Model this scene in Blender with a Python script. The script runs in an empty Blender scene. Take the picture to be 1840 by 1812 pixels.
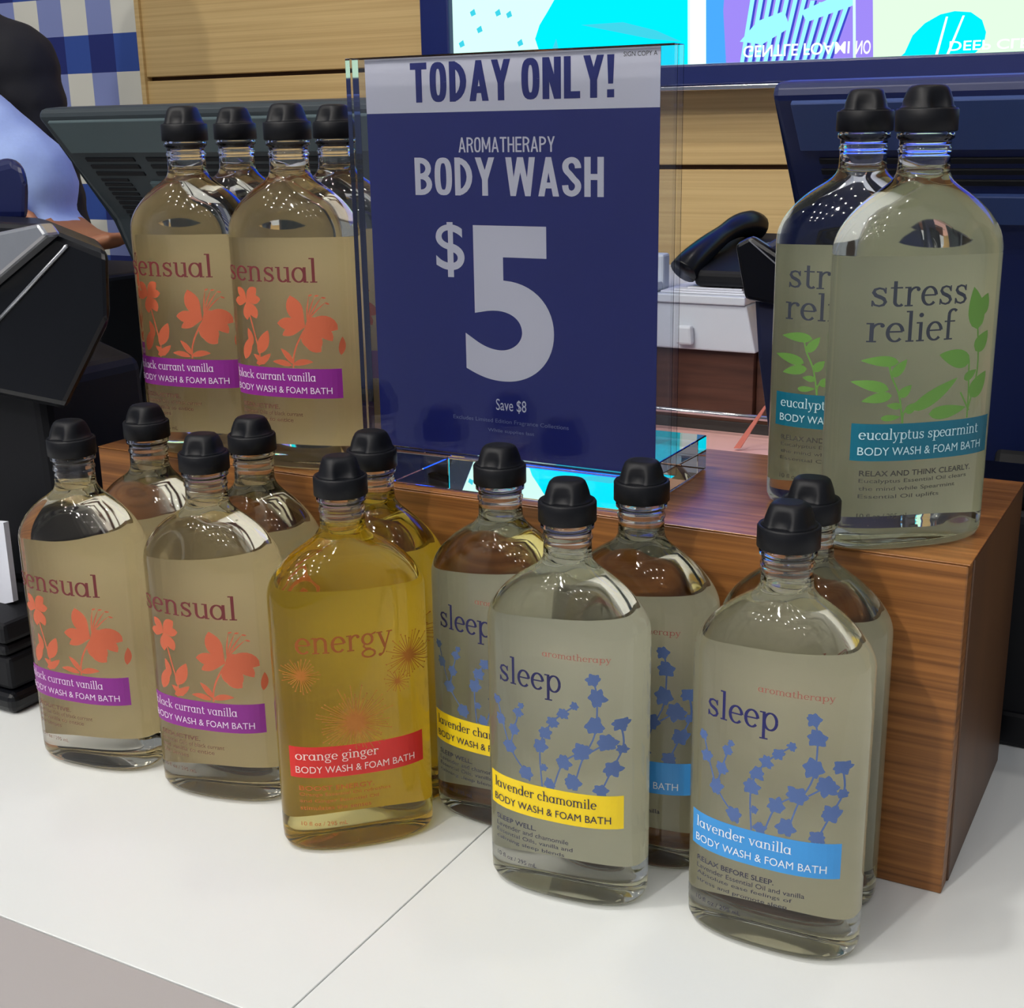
import bpy, bmesh, math, random
from mathutils import Vector, Matrix

random.seed(7)
R = math.radians
C = bpy.context.scene.collection
scene = bpy.context.scene

# ------------------------------------------------------------------ camera
# World frame: x runs along the front of the wooden riser (0 = its right corner),
# y runs back from that front, z is height above the white counter.
F_PX, PITCH, ROLL, YAW = 2354.0, R(16.12), R(-1.0), R(29.1)
CAM = Vector((0.0873, -0.5610, 0.3464))
fw = Vector((0, math.cos(PITCH), -math.sin(PITCH)))
up = Vector((0, math.sin(PITCH), math.cos(PITCH)))
rt = Vector((1, 0, 0))
c_, s_ = math.cos(ROLL), math.sin(ROLL)
Xc, Uc = c_ * rt + s_ * up, -s_ * rt + c_ * up
RZ = Matrix.Rotation(YAW, 3, 'Z')
Xc, Uc, Fc = RZ @ Xc, RZ @ Uc, RZ @ fw
cam_data = bpy.data.cameras.new('camera')
cam = bpy.data.objects.new('camera', cam_data)
C.objects.link(cam)
M = Matrix((Xc, Uc, -Fc)).transposed().to_4x4()
M.translation = CAM
cam.matrix_world = M
cam_data.sensor_fit = 'HORIZONTAL'
cam_data.sensor_width = 36.0
cam_data.lens = F_PX / 1840.0 * 36.0
cam_data.clip_start = 0.02
scene.camera = cam

# ------------------------------------------------------------------ world, lamps, exposure
w = bpy.data.worlds.new('store_ambient')
scene.world = w
w.use_nodes = True
w.node_tree.nodes['Background'].inputs[0].default_value = (0.80, 0.86, 1.0, 1)
w.node_tree.nodes['Background'].inputs[1].default_value = 0.28
scene.view_settings.view_transform = 'Standard'
scene.view_settings.look = 'None'
scene.view_settings.gamma = 1.0
scene.view_settings.use_curve_mapping = False
scene.view_settings.exposure = -0.22
cy = scene.cycles
cy.max_bounces = 11
cy.transmission_bounces = 9
cy.transparent_max_bounces = 40
cy.glossy_bounces = 4
cy.diffuse_bounces = 3
cy.sample_clamp_indirect = 6.0
cy.blur_glossy = 0.6
cy.use_denoising = True
cy.use_light_tree = False
cy.use_adaptive_sampling = True
cy.adaptive_threshold = 0.1


def lamp(name, loc, power, size, col=(1, .92, .80), aim=None, label=None, spread=180):
    d = bpy.data.lights.new(name, 'AREA')
    d.shape = 'DISK'
    d.size = size
    d.energy = power
    d.color = col
    d.spread = R(spread)
    o = bpy.data.objects.new(name, d)
    C.objects.link(o)
    o.location = loc
    t = Vector(aim or (loc[0], loc[1], 0)) - Vector(loc)
    o.rotation_euler = t.to_track_quat('-Z', 'Y').to_euler()
    return o


# rows of small ceiling downlights over the shop floor, in front of and beside the counter
for iy, y in enumerate((-.7, -1.3, -1.9, -2.5, -3.1, -3.7)):
    for ix in range(6):
        x = -2.6 + .62 * ix + (.31 if iy % 2 else 0)
        lamp('ceiling_spotlight', (x, y, 2.3), 2.4 if x < -.2 else 1.7, 0.055, (1, .94, .86), aim=(-.25, 0, .05))
# the downlights nearest the counter do most of the work
lamp('ceiling_spotlight', (-.98, -.70, 2.3), 15, 0.12, (1, .96, .90), aim=(-.25, -.1, 0))
lamp('ceiling_spotlight', (-.75, -2.75, 2.2), 30, 0.12, (1, .96, .90), aim=(-.25, -.1, .1))
lamp('ceiling_spotlight', (.10, .72, 2.3), 4, 0.12, (1, .95, .88), aim=(-.15, 0, 0))


# ------------------------------------------------------------------ helpers
def pix(px, py, y):
    """photo pixel -> (x, z) on the vertical plane at depth y"""
    d = Fc + Xc * ((px - 920) / F_PX) - Uc * ((py - 906) / F_PX)
    k = (y - CAM.y) / d.y
    p = CAM + d * k
    return p.x, p.z


def shade(me, lim=8):
    for p in me.polygons:
        p.use_smooth = len(p.vertices) < lim


def mesh_obj(name, verts, faces, mat=None, parent=None, smooth=False):
    me = bpy.data.meshes.new(name)
    me.from_pydata([tuple(v) for v in verts], [], [tuple(f) for f in faces])
    me.update()
    return link(name, me, mat, parent, smooth)


def link(name, me, mat=None, parent=None, smooth=False):
    if mat is not None and not me.materials:
        me.materials.append(mat)
    if smooth:
        shade(me, 99)
    o = bpy.data.objects.new(name, me)
    C.objects.link(o)
    if parent:
        o.parent = parent
    return o


def bm_obj(name, bm, mat=None, parent=None, smooth=False, bevel=0, segs=2):
    if bevel:
        bmesh.ops.bevel(bm, geom=list(bm.edges), offset=bevel, segments=segs, profile=.5, affect='EDGES')
    bmesh.ops.recalc_face_normals(bm, faces=bm.faces)
    me = bpy.data.meshes.new(name)
    bm.to_mesh(me)
    bm.free()
    o = link(name, me, mat, parent, smooth)
    return o


def box_bm(x0, x1, y0, y1, z0, z1, bm=None):
    bm = bm or bmesh.new()
    v = [bm.verts.new((x, y, z)) for x in (x0, x1) for y in (y0, y1) for z in (z0, z1)]
    for f in ((0, 1, 3, 2), (4, 6, 7, 5), (0, 4, 5, 1), (2, 3, 7, 6), (0, 2, 6, 4), (1, 5, 7, 3)):
        bm.faces.new([v[i] for i in f])
    return bm


def box(name, x0, x1, y0, y1, z0, z1, mat, parent=None, bevel=.001, segs=2):
    return bm_obj(name, box_bm(x0, x1, y0, y1, z0, z1), mat, parent, False, bevel, segs)


def prism(name, pts, y0, y1, mat, parent=None, bevel=0, segs=2):
    """outline in (x, z) with real depth from y0 to y1"""
    bm = bmesh.new()
    a = [bm.verts.new((x, y0, z)) for x, z in pts]
    b = [bm.verts.new((x, y1, z)) for x, z in pts]
    n = len(pts)
    bm.faces.new(a)
    bm.faces.new(b[::-1])
    for i in range(n):
        bm.faces.new((a[i], b[i], b[(i + 1) % n], a[(i + 1) % n]))
    bmesh.ops.recalc_face_normals(bm, faces=bm.faces)
    return bm_obj(name, bm, mat, parent, False, bevel, segs)


def extrude_x(name, prof, x0, x1, mat, parent=None, bevel=0, segs=2):
    """outline in (y, z) extruded along x"""
    bm = bmesh.new()
    a = [bm.verts.new((x0, y, z)) for y, z in prof]
    b = [bm.verts.new((x1, y, z)) for y, z in prof]
    n = len(prof)
    bm.faces.new(a)
    bm.faces.new(b[::-1])
    for i in range(n):
        bm.faces.new((a[i], b[i], b[(i + 1) % n], a[(i + 1) % n]))
    bmesh.ops.recalc_face_normals(bm, faces=bm.faces)
    return bm_obj(name, bm, mat, parent, False, bevel, segs)


def tube(name, pts, r, mat, parent=None, n=10):
    verts, faces = [], []
    pts = [Vector(p) for p in pts]
    for i, p in enumerate(pts):
        t = (pts[min(i + 1, len(pts) - 1)] - pts[max(i - 1, 0)]).normalized()
        a = t.orthogonal().normalized() if i == 0 else (a - t * a.dot(t)).normalized()
        b = t.cross(a)
        rr = r[i] if isinstance(r, (list, tuple)) else r
        for k in range(n):
            th = 2 * math.pi * k / n
            verts.append(p + a * (rr * math.cos(th)) + b * (rr * math.sin(th)))
    for i in range(len(pts) - 1):
        for k in range(n):
            faces.append((i * n + k, i * n + (k + 1) % n, (i + 1) * n + (k + 1) % n, (i + 1) * n + k))
    faces.append(tuple(range(n))[::-1])
    faces.append(tuple((len(pts) - 1) * n + k for k in range(n)))
    return mesh_obj(name, verts, faces, mat, parent, True)


def curve_pts(pts, n=8):
    """Catmull-Rom through points"""
    P = [Vector(p) for p in pts]
    P = [P[0]] + P + [P[-1]]
    out = []
    for i in range(1, len(P) - 2):
        for k in range(n):
            t = k / n
            p0, p1, p2, p3 = P[i - 1:i + 3]
            out.append(.5 * ((2 * p1) + (p2 - p0) * t + (2 * p0 - 5 * p1 + 4 * p2 - p3) * t * t + (3 * p1 - p0 - 3 * p2 + p3) * t ** 3))
    out.append(P[-2])
    return out


def thing(name, label, cat, loc=(0, 0, 0), rz=0, group=None):
    o = bpy.data.objects.new(name, None)
    o.empty_display_size = .02
    C.objects.link(o)
    o.location = loc
    o.rotation_euler = (0, 0, rz)
    return tag(o, label, cat, group)


def tag(o, label, cat, group=None):
    o['label'] = label
    o['category'] = cat
    if group:
        o['group'] = group
    return o


def struct(o):
    o['kind'] = 'structure'
    return o


# ------------------------------------------------------------------ materials
def nt(name):
    m = bpy.data.materials.new(name)
    m.use_nodes = True
    t = m.node_tree
    return m, t.nodes, t.links, t.nodes['Principled BSDF']


def srgb(r, g, b):
    f = lambda c: (c / 255 / 12.92) if c / 255 <= .04045 else ((c / 255 + .055) / 1.055) ** 2.4
    return (f(r), f(g), f(b), 1)


def plain(name, col, rough=.5, metal=0, spec=.5, var=.06, scale=40, bump=0):
    m, n, l, p = nt(name)
    no = n.new('ShaderNodeTexNoise')
    no.inputs['Scale'].default_value = scale
    no.inputs['Detail'].default_value = 4
    tc = n.new('ShaderNodeTexCoord')
    l.new(tc.outputs['Object'], no.inputs['Vector'])
    mx = n.new('ShaderNodeMix')
    mx.data_type = 'RGBA'
    mx.inputs[6].default_value = tuple(c * (1 - var) for c in col[:3]) + (1,)
    mx.inputs[7].default_value = tuple(min(1, c * (1 + var)) for c in col[:3]) + (1,)
    l.new(no.outputs['Fac'], mx.inputs[0])
    l.new(mx.outputs[2], p.inputs['Base Color'])
    p.inputs['Roughness'].default_value = rough
    p.inputs['Metallic'].default_value = metal
    p.inputs['Specular IOR Level'].default_value = spec
    if bump:
        b = n.new('ShaderNodeBump')
        b.inputs['Strength'].default_value = bump
        b.inputs['Distance'].default_value = .001
        l.new(no.outputs['Fac'], b.inputs['Height'])
        l.new(b.outputs['Normal'], p.inputs['Normal'])
    return m


def wood(name, c0, c1, scale, rough=.45, c2=None):
    m, n, l, p = nt(name)
    tc = n.new('ShaderNodeTexCoord')
    mp = n.new('ShaderNodeMapping')
    mp.inputs['Scale'].default_value = scale
    l.new(tc.outputs['Object'], mp.inputs['Vector'])
    a = n.new('ShaderNodeTexNoise')
    a.inputs['Scale'].default_value = 1
    a.inputs['Detail'].default_value = 5
    a.inputs['Distortion'].default_value = .3
    l.new(mp.outputs[0], a.inputs['Vector'])
    r = n.new('ShaderNodeValToRGB')
    r.color_ramp.elements[0].position = .34
    r.color_ramp.elements[0].color = c0
    r.color_ramp.elements[1].position = .66
    r.color_ramp.elements[1].color = c1
    l.new(a.outputs['Fac'], r.inputs[0])
    l.new(r.outputs[0], p.inputs['Base Color'])
    b = n.new('ShaderNodeBump')
    b.inputs['Strength'].default_value = .15
    b.inputs['Distance'].default_value = .0006
    l.new(a.outputs['Fac'], b.inputs['Height'])
    l.new(b.outputs['Normal'], p.inputs['Normal'])
    p.inputs['Roughness'].default_value = rough
    return m


def glass(name, col=(1, 1, 1, 1), ior=1.45, rough=0.0):
    m, n, l, p = nt(name)
    p.inputs['Base Color'].default_value = col
    p.inputs['Transmission Weight'].default_value = 1
    p.inputs['IOR'].default_value = ior
    p.inputs['Roughness'].default_value = rough
    return m


def sheet(name, col=(.97, .98, 1, 1), ior=1.45):
    """thin clear sheet: straight-through with a Fresnel reflection"""
    m, n, l, p = nt(name)
    n.remove(p)
    f = n.new('ShaderNodeFresnel')
    f.inputs['IOR'].default_value = ior
    t = n.new('ShaderNodeBsdfTransparent')
    t.inputs[0].default_value = col
    g = n.new('ShaderNodeBsdfGlossy')
    g.inputs['Roughness'].default_value = .02
    mx = n.new('ShaderNodeMixShader')
    l.new(f.outputs[0], mx.inputs[0])
    l.new(t.outputs[0], mx.inputs[1])
    l.new(g.outputs[0], mx.inputs[2])
    l.new(mx.outputs[0], n['Material Output'].inputs[0])
    return m


def tint(name, col):
    m, n, l, p = nt(name)
    n.remove(p)
    t = n.new('ShaderNodeBsdfTransparent')
    t.inputs[0].default_value = col
    l.new(t.outputs[0], n['Material Output'].inputs[0])
    return m


def emit(name, col, s):
    m, n, l, p = nt(name)
    n.remove(p)
    e = n.new('ShaderNodeEmission')
    e.inputs[0].default_value = col
    e.inputs[1].default_value = s
    l.new(e.outputs[0], n['Material Output'].inputs[0])
    return m


MT = {}
MT['counter'] = plain('white_laminate', srgb(230, 234, 234), .28, var=.012, scale=3)
MT['counter_edge'] = plain('grey_laminate', srgb(176, 172, 172), .4, var=.02, scale=6)
MT['joint'] = plain('dark_joint', srgb(60, 58, 56), .8)
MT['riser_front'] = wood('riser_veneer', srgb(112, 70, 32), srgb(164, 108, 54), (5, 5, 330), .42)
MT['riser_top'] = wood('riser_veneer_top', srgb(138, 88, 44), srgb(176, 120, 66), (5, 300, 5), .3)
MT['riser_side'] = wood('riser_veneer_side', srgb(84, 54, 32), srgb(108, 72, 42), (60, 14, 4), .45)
MT['plank'] = wood('pale_oak', srgb(190, 160, 106), srgb(208, 180, 124), (2, 2, 260), .5)
MT['dark_wood'] = wood('dark_walnut', srgb(66, 40, 30), srgb(92, 58, 44), (6, 6, 90), .45)
MT['glass'] = glass('clear_plastic', rough=.045)
MT['acrylic'] = glass('clear_acrylic', (.97, .985, 1, 1), 1.49)
MT['sheet'] = sheet('acrylic_sheet', (.96, .97, .99, 1), 1.45)
MT['black'] = plain('black_cap_plastic', srgb(12, 14, 20), .5, spec=.3, var=.15)
MT['black_gloss'] = plain('black_gloss_plastic', srgb(7, 9, 15), .3, spec=.35, var=.15)
MT['black_matte'] = plain('black_matte_plastic', srgb(9, 11, 17), .6, spec=.3, var=.2)
MT['pos'] = plain('grey_green_plastic', srgb(74, 90, 94), .5, var=.05)
MT['pos_dark'] = plain('charcoal_plastic', srgb(44, 54, 60), .5, var=.05)
MT['silver'] = plain('brushed_silver', srgb(190, 194, 200), .3, .8, var=.05, scale=120)
MT['chrome'] = plain('chrome', srgb(215, 215, 218), .15, 1, var=.02)
MT['white_plastic'] = plain('white_plastic', srgb(205, 212, 222), .45, var=.02)
MT['paper'] = plain('white_paper', srgb(222, 226, 238), .7, var=.02)
MT['navy'] = plain('navy_print', srgb(12, 28, 116), .55, var=.05)
MT['sign_white'] = plain('white_print', srgb(226, 226, 236), .6, var=.01)
MT['frame_glare'] = plain('glare_blue_frame', srgb(12, 30, 96), .35, var=.05)  # blue glare of the screens painted into the frame colour
MT['pink'] = plain('pale_pink_laminate', srgb(240, 190, 182), .5, var=.03)
MT['pink_card'] = plain('pink_card', srgb(214, 128, 112), .5, var=.05)


# ------------------------------------------------------------------ 2D print shapes (in mm): lists of (verts, faces)
class Print:
    def __init__(s):
        s.v, s.f = [], []

    def poly(s, pts):
        b = len(s.v)
        s.v += [tuple(p) for p in pts]
        s.f.append(tuple(range(b, b + len(pts))))

    def fan(s, c, pts):
        b = len(s.v)
        s.v.append(tuple(c))
        s.v += [tuple(p) for p in pts]
        for i in range(len(pts)):
            s.f.append((b, b + 1 + i, b + 1 + (i + 1) % len(pts)))

    def strip(s, pts, wid):
        """stroke along pts with width list"""
        P = [Vector(p) for p in pts]
        n = len(P)
        L, Rr = [], []
        for i in range(n):
            t = (P[min(i + 1, n - 1)] - P[max(i - 1, 0)]).normalized()
            nn = Vector((-t.y, t.x))
            ww = (wid[i] if isinstance(wid, (list, tuple)) else wid) / 2
            L.append(P[i] + nn * ww)
            Rr.append(P[i] - nn * ww)
        b = len(s.v)
        for i in range(n):
            s.v += [tuple(L[i]), tuple(Rr[i])]
        for i in range(n - 1):
            s.f.append((b + 2 * i, b + 2 * i + 1, b + 2 * i + 3, b + 2 * i + 2))

    def petal(s, x, z, ang, ln, wd, bend=0, tip=.35, k=10):
        ax, wds = [], []
        a = R(ang)
        p = Vector((x, z))
        for i in range(k + 1):
            t = i / k
            ax.append(p.copy())
            wds.append(max(.05, wd * math.sin(math.pi * t ** (.5 + tip)) ** .8 if 0 < t < 1 else .08))
            p = p + Vector((math.cos(a), math.sin(a))) * (ln / k)
            a += R(bend) / k
        s.strip(ax, wds)

    def disc(s, x, z, r, n=10, rough=0, rz=1):
        s.fan((x, z), [(x + r * (1 + random.uniform(-rough, rough)) * math.cos(2 * math.pi * i / n),
                        z + rz * r * (1 + random.uniform(-rough, rough)) * math.sin(2 * math.pi * i / n)) for i in range(n)])

    def add(s, o, dx=0, dz=0, sx=1, sz=1):
        b = len(s.v)
        s.v += [(x * sx + dx, z * sz + dz) for x, z in o.v]
        s.f += [tuple(i + b for i in f) for f in o.f]

    def layers(s):
        """ink thickness per vertex: each connected stroke sits a hair above the one before"""
        par = list(range(len(s.v)))

        def find(i):
            while par[i] != i:
                par[i] = par[par[i]]
                i = par[i]
            return i
        for f in s.f:
            a = find(f[0])
            for i in f[1:]:
                par[find(i)] = a
        ids = {}
        return [1e-6 * (ids.setdefault(find(i), len(ids)) % 150) for i in range(len(s.v))]

    def bounds(s):
        xs = [v[0] for v in s.v]
        zs = [v[1] for v in s.v]
        return min(xs), max(xs), min(zs), max(zs)

    def fit(s, x0, x1, z0, z1):
        a, b, c, d = s.bounds()
        sx, sz = (x1 - x0) / (b - a), (z1 - z0) / (d - c)
        s.v = [((x - a) * sx + x0, (z - c) * sz + z0) for x, z in s.v]
        return s


def sans(body, bold=0.0, res=4):
    """outline lettering from Blender's built-in font"""
    cu = bpy.data.curves.new('lettering', 'FONT')
    cu.body = body
    cu.size = 10
    cu.offset = bold
    cu.resolution_u = res
    o = bpy.data.objects.new('lettering', cu)
    C.objects.link(o)
    dg = bpy.context.evaluated_depsgraph_get()
    me = bpy.data.meshes.new_from_object(o.evaluated_get(dg))
    p = Print()
    p.v = [(v.co.x, v.co.y) for v in me.vertices]
    p.f = [tuple(q.vertices) for q in me.polygons]
    bpy.data.objects.remove(o)
    bpy.data.curves.remove(cu)
    bpy.data.meshes.remove(me)
    return p


# --- a small slab-serif alphabet (x-height 1)
def arc(p, cx, cz, rx, rz, a0, a1, tv=.2, th=.1, n=14):
    pts, wd = [], []
    for i in range(n + 1):
        a = R(a0 + (a1 - a0) * i / n)
        pts.append((cx + rx * math.cos(a), cz + rz * math.sin(a)))
        wd.append(th + (tv - th) * abs(math.cos(a)))
    p.strip(pts, wd)


def stem(p, x, z0, z1, t=.17):
    p.poly([(x - t / 2, z0), (x + t / 2, z0), (x + t / 2, z1), (x - t / 2, z1)])


def ser(p, x, z, wl, wr, up=False):
    h = .075
    a, b = (z - h, z) if up else (z, z + h)
    p.poly([(x - wl, a), (x + wr, a), (x + wr, b), (x - wl, b)])


def glyph(ch):
    p = Print()
    A, D = 1.6, -.5
    if ch in 'aqdg' and ch != 'g':
        arc(p, .42, .5, .34, .46, 0, 360, .17, .09, 24)
        if ch == 'a':
            stem(p, .78, 0, 1.0)
            ser(p, .78, 0, .05, .2)
        else:
            stem(p, .78, 0, A)
            ser(p, .78, 0, .05, .2)
            ser(p, .78, A, .24, .08, True)
        wd = 1.02
    elif ch in 'bp':
        arc(p, .6, .5, .34, .46, 0, 360, .17, .09, 24)
        if ch == 'b':
            stem(p, .24, 0, A)
            ser(p, .24, A, .24, .08, True)
        else:
            stem(p, .24, D, 1)
            ser(p, .24, D, .22, .24)
            ser(p, .24, 1, .24, .08, True)
        wd = 1.04
    elif ch == 'c':
        arc(p, .46, .5, .34, .46, 48, 315, .18, .09, 18)
        p.disc(.68, .8, .09)
        wd = .84
    elif ch == 'e':
        arc(p, .46, .5, .34, .46, 5, 318, .18, .09, 20)
        p.poly([(.15, .5), (.8, .5), (.8, .58), (.15, .58)])
        wd = .9
    elif ch == 'f':
        stem(p, .28, 0, 1.3)
        arc(p, .5, 1.3, .22, .27, 180, 40, .17, .1, 8)
        ser(p, .28, 0, .2, .24)
        ser(p, .28, 1, .22, .34, True)
        wd = .66
    elif ch == 'g':
        arc(p, .42, .64, .28, .32, 0, 360, .16, .09, 22)
        arc(p, .46, -.24, .36, .24, 0, 360, .13, .09, 22)
        p.strip([(.25, .36), (.18, .22), (.3, .08), (.62, .04)], [.09, .12, .12, .1])
        p.poly([(.62, .86), (.92, .96), (.92, 1.06), (.6, .94)])
        wd = .94
    elif ch in 'hnmru':
        if ch == 'u':
            stem(p, .24, .3, 1)
            ser(p, .24, 1, .2, .08, True)
            arc(p, .5, .34, .26, .3, 180, 330, .17, .1, 10)
            stem(p, .82, 0, 1)
            ser(p, .82, 1, .24, .08, True)
            ser(p, .82, 0, .06, .18)
            wd = 1.06
        else:
            stem(p, .24, 0, A if ch == 'h' else 1)
            ser(p, .24, 0, .2, .2)
            ser(p, .24, A if ch == 'h' else 1, .22, .08, True)
            if ch == 'r':
                arc(p, .56, .6, .3, .36, 165, 60, .12, .1, 8)
                p.disc(.68, .86, .1)
                wd = .8
            else:
                for k in range(2 if ch == 'm' else 1):
                    arc(p, .52 + .56 * k, .66, .28, .3, 170, 0, .17, .1, 10)
                    stem(p, .8 + .56 * k, 0, .66)
                    ser(p, .8 + .56 * k, 0, .18, .2)
                wd = 1.06 + (.56 if ch == 'm' else 0)
    elif ch in 'il':
        stem(p, .26, 0, A if ch == 'l' else 1)
        ser(p, .26, 0, .2, .2)
        ser(p, .26, A if ch == 'l' else 1, .22, .08, True)
        if ch == 'i':
            p.disc(.26, 1.36, .12)
        wd = .52
    elif ch == 'k':
        stem(p, .24, 0, A)
        ser(p, .24, 0, .2, .2)
        ser(p, .24, A, .22, .08, True)
        p.strip([(.3, .45), (.82, .98)], .09)
        p.strip([(.42, .58), (.86, .02)], .18)
        ser(p, .86, 0, .16, .16)
        ser(p, .8, 1, .18, .16, True)
        wd = 1.06
    elif ch == 'o':
        arc(p, .48, .5, .36, .46, 0, 360, .18, .09, 24)
        wd = .96
    elif ch == 's':
        p.strip([(.66, .74), (.58, .9), (.4, .95), (.22, .88), (.17, .73), (.27, .58), (.44, .5), (.6, .41), (.68, .25), (.6, .1),
                 (.42, .04), (.22, .1), (.14, .28)], [.08, .1, .1, .13, .16, .18, .19, .18, .16, .13, .1, .1, .08])
        stem(p, .67, .68, .98, .07)
        stem(p, .13, .02, .32, .07)
        wd = .82
    elif ch == 't':
        stem(p, .28, .25, 1.3)
        arc(p, .48, .26, .2, .22, 180, 320, .17, .1, 8)
        ser(p, .28, 1, .22, .34, True)
        wd = .7
    elif ch in 'vwy':
        n = 2 if ch == 'w' else 1
        for k in range(n):
            o = .56 * k
            p.strip([(.16 + o, .98), (.48 + o, .02)], .17)
            p.strip([(.48 + o, .02), (.78 + o, .98)], .09)
        if ch == 'y':
            p.strip([(.5, .05), (.38, -.3), (.2, -.46)], [.1, .1, .12])
            p.disc(.18, -.42, .1)
        ser(p, .16, 1, .16, .2, True)
        ser(p, .78 + .56 * (n - 1), 1, .18, .16, True)
        wd = .96 + .56 * (n - 1)
    elif ch == 'z':
        p.poly([(.1, .9), (.74, .9), (.74, 1), (.1, 1)])
        p.poly([(.1, 0), (.74, 0), (.74, .1), (.1, .1)])
        p.strip([(.68, .95), (.16, .05)], .17)
        wd = .84
    else:
        wd = .5
    return p, wd


GL = {}


def serif(body, x0, base, x1=None, xh=8.0):
    """serif lettering from x0 to x1 with given x-height, all mm"""
    tot, items = 0, []
    for ch in body:
        if ch not in GL:
            GL[ch] = glyph(ch)
        items.append((GL[ch][0], tot))
        tot += GL[ch][1]
    sx = (x1 - x0) / tot if x1 is not None else xh
    out = Print()
    for g, t in items:
        out.add(g, x0 + t * sx, base, sx, xh)
    return out


# --- a condensed bold gothic alphabet (cap height 1) for the sign
def gothic(body, t=.17, W=.46, gap=.075):
    out = Print()
    x = 0

    def R4(p, pts, ww=t):
        p.strip(pts, ww)

    def bowl(p, x0, x1, z0, z1):
        """right-hand bowl from (x0, z1) round to (x0, z0)"""
        r = min((z1 - z0) / 2, x1 - x0)
        pts = [(x0, z1)]
        for i in range(11):
            a = R(90 - 180 * i / 10)
            pts.append((x1 - r + r * math.cos(a), (z0 + z1) / 2 + (z1 - z0) / 2 * math.sin(a)))
        pts.append((x0, z0))
        p.strip(pts, t)
    h = t / 2
    for ch in body:
        p = Print()
        w = W
        bar = lambda xa, xb, z: p.poly([(xa, z - h), (xb, z - h), (xb, z + h), (xa, z + h)])
        st = lambda xx: p.poly([(xx - h, 0), (xx + h, 0), (xx + h, 1), (xx - h, 1)])
        if ch == 'T':
            bar(0, w, 1 - h); st(w / 2)
        elif ch == 'O':
            pts = []
            for i in range(33):
                a = 2 * math.pi * i / 32
                c, q = math.cos(a), math.sin(a)
                pts.append((w / 2 + (w / 2 - h) * math.copysign(abs(c) ** .62, c), .5 + (.5 - h) * math.copysign(abs(q) ** .8, q)))
            p.strip(pts, t)
        elif ch == 'D':
            st(h); bowl(p, h, w - h, h, 1 - h)
        elif ch in 'BPR':
            st(h); bowl(p, h, w - h - (.02 if ch == 'B' else 0), .5, 1 - h)
            if ch == 'B':
                bowl(p, h, w - h, h, .5)
            if ch == 'R':
                p.poly([(w - t - .09, .46), (w - .09, .46), (w + .01, 0), (w - t + .01, 0)])
        elif ch == 'A':
            w += .05
            p.poly([(0, 0), (t, 0), (w / 2 + h * .9, 1), (w / 2 - h * .9, 1)]); p.poly([(w - t, 0), (w, 0), (w / 2 + h * .9, 1), (w / 2 - h * .9, 1)])
            bar(t * .7, w - t * .7, .28)
        elif ch == 'Y':
            w += .04
            p.poly([(0, 1), (t, 1), (w / 2 + h, .42), (w / 2 - h, .42)]); p.poly([(w - t, 1), (w, 1), (w / 2 + h, .42), (w / 2 - h, .42)])
            p.poly([(w / 2 - h, 0), (w / 2 + h, 0), (w / 2 + h, .43), (w / 2 - h, .43)])
        elif ch == 'N':
            st(h); st(w - h); p.poly([(0, 1), (t, 1), (w, 0), (w - t, 0)])
        elif ch == 'M':
            w += .14
            st(h); st(w - h); p.poly([(0, 1), (t, 1), (w / 2 + h * .8, .2), (w / 2 - h * .8, .2)]); p.poly([(w - t, 1), (w, 1), (w / 2 + h * .8, .2), (w / 2 - h * .8, .2)])
        elif ch == 'W':
            w += .28
            q = w / 4
            for a, b in ((0, 1), (2, 1), (2, 3), (4, 3)):
                xt = min(max(a * q, h), w - h); xb = b * q
                p.poly([(xt - h, 1), (xt + h, 1), (xb + h * .9, 0), (xb - h * .9, 0)])
        elif ch == 'L':
            w -= .06
            st(h); bar(0, w, h)
        elif ch == 'E':
            w -= .04
            st(h); bar(0, w, h); bar(0, w - .03, .5); bar(0, w, 1 - h)
        elif ch == 'H':
            st(h); st(w - h); bar(0, w, .5)
        elif ch == 'S':
            k = [(w - h, .72), (w - h - .01, .80), (w - h - .06, .89), (w / 2, 1 - h), (h + .05, .88), (h + .005, .78), (h + .03, .66), (h + .11, .57), (w - h - .10, .44),
                 (w - h - .02, .35), (w - h, .24), (w - h - .05, .13), (w / 2, h), (h + .05, .12), (h + .01, .2), (h, .29)]
            p.strip([(a.x, a.y) for a in curve_pts([(a, b, 0) for a, b in k], 3)], t)
        elif ch == '!':
            w = t
            p.poly([(0, 1), (t, 1), (t * .85, .32), (t * .15, .32)]); p.poly([(0, 0), (t, 0), (t, .19), (0, .19)])
        else:
            w = .13
        out.add(p, x, 0)
        x += w + gap
    return out


# ------------------------------------------------------------------ bottle geometry
BA, BB, BN = .0383, .0200, 2.45          # half width, half depth, section exponent
Z_SH, Z_NECK, R_NECK, Z_COLLAR, Z_TOP = .130, .163, .0107, .1795, .1985


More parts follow.
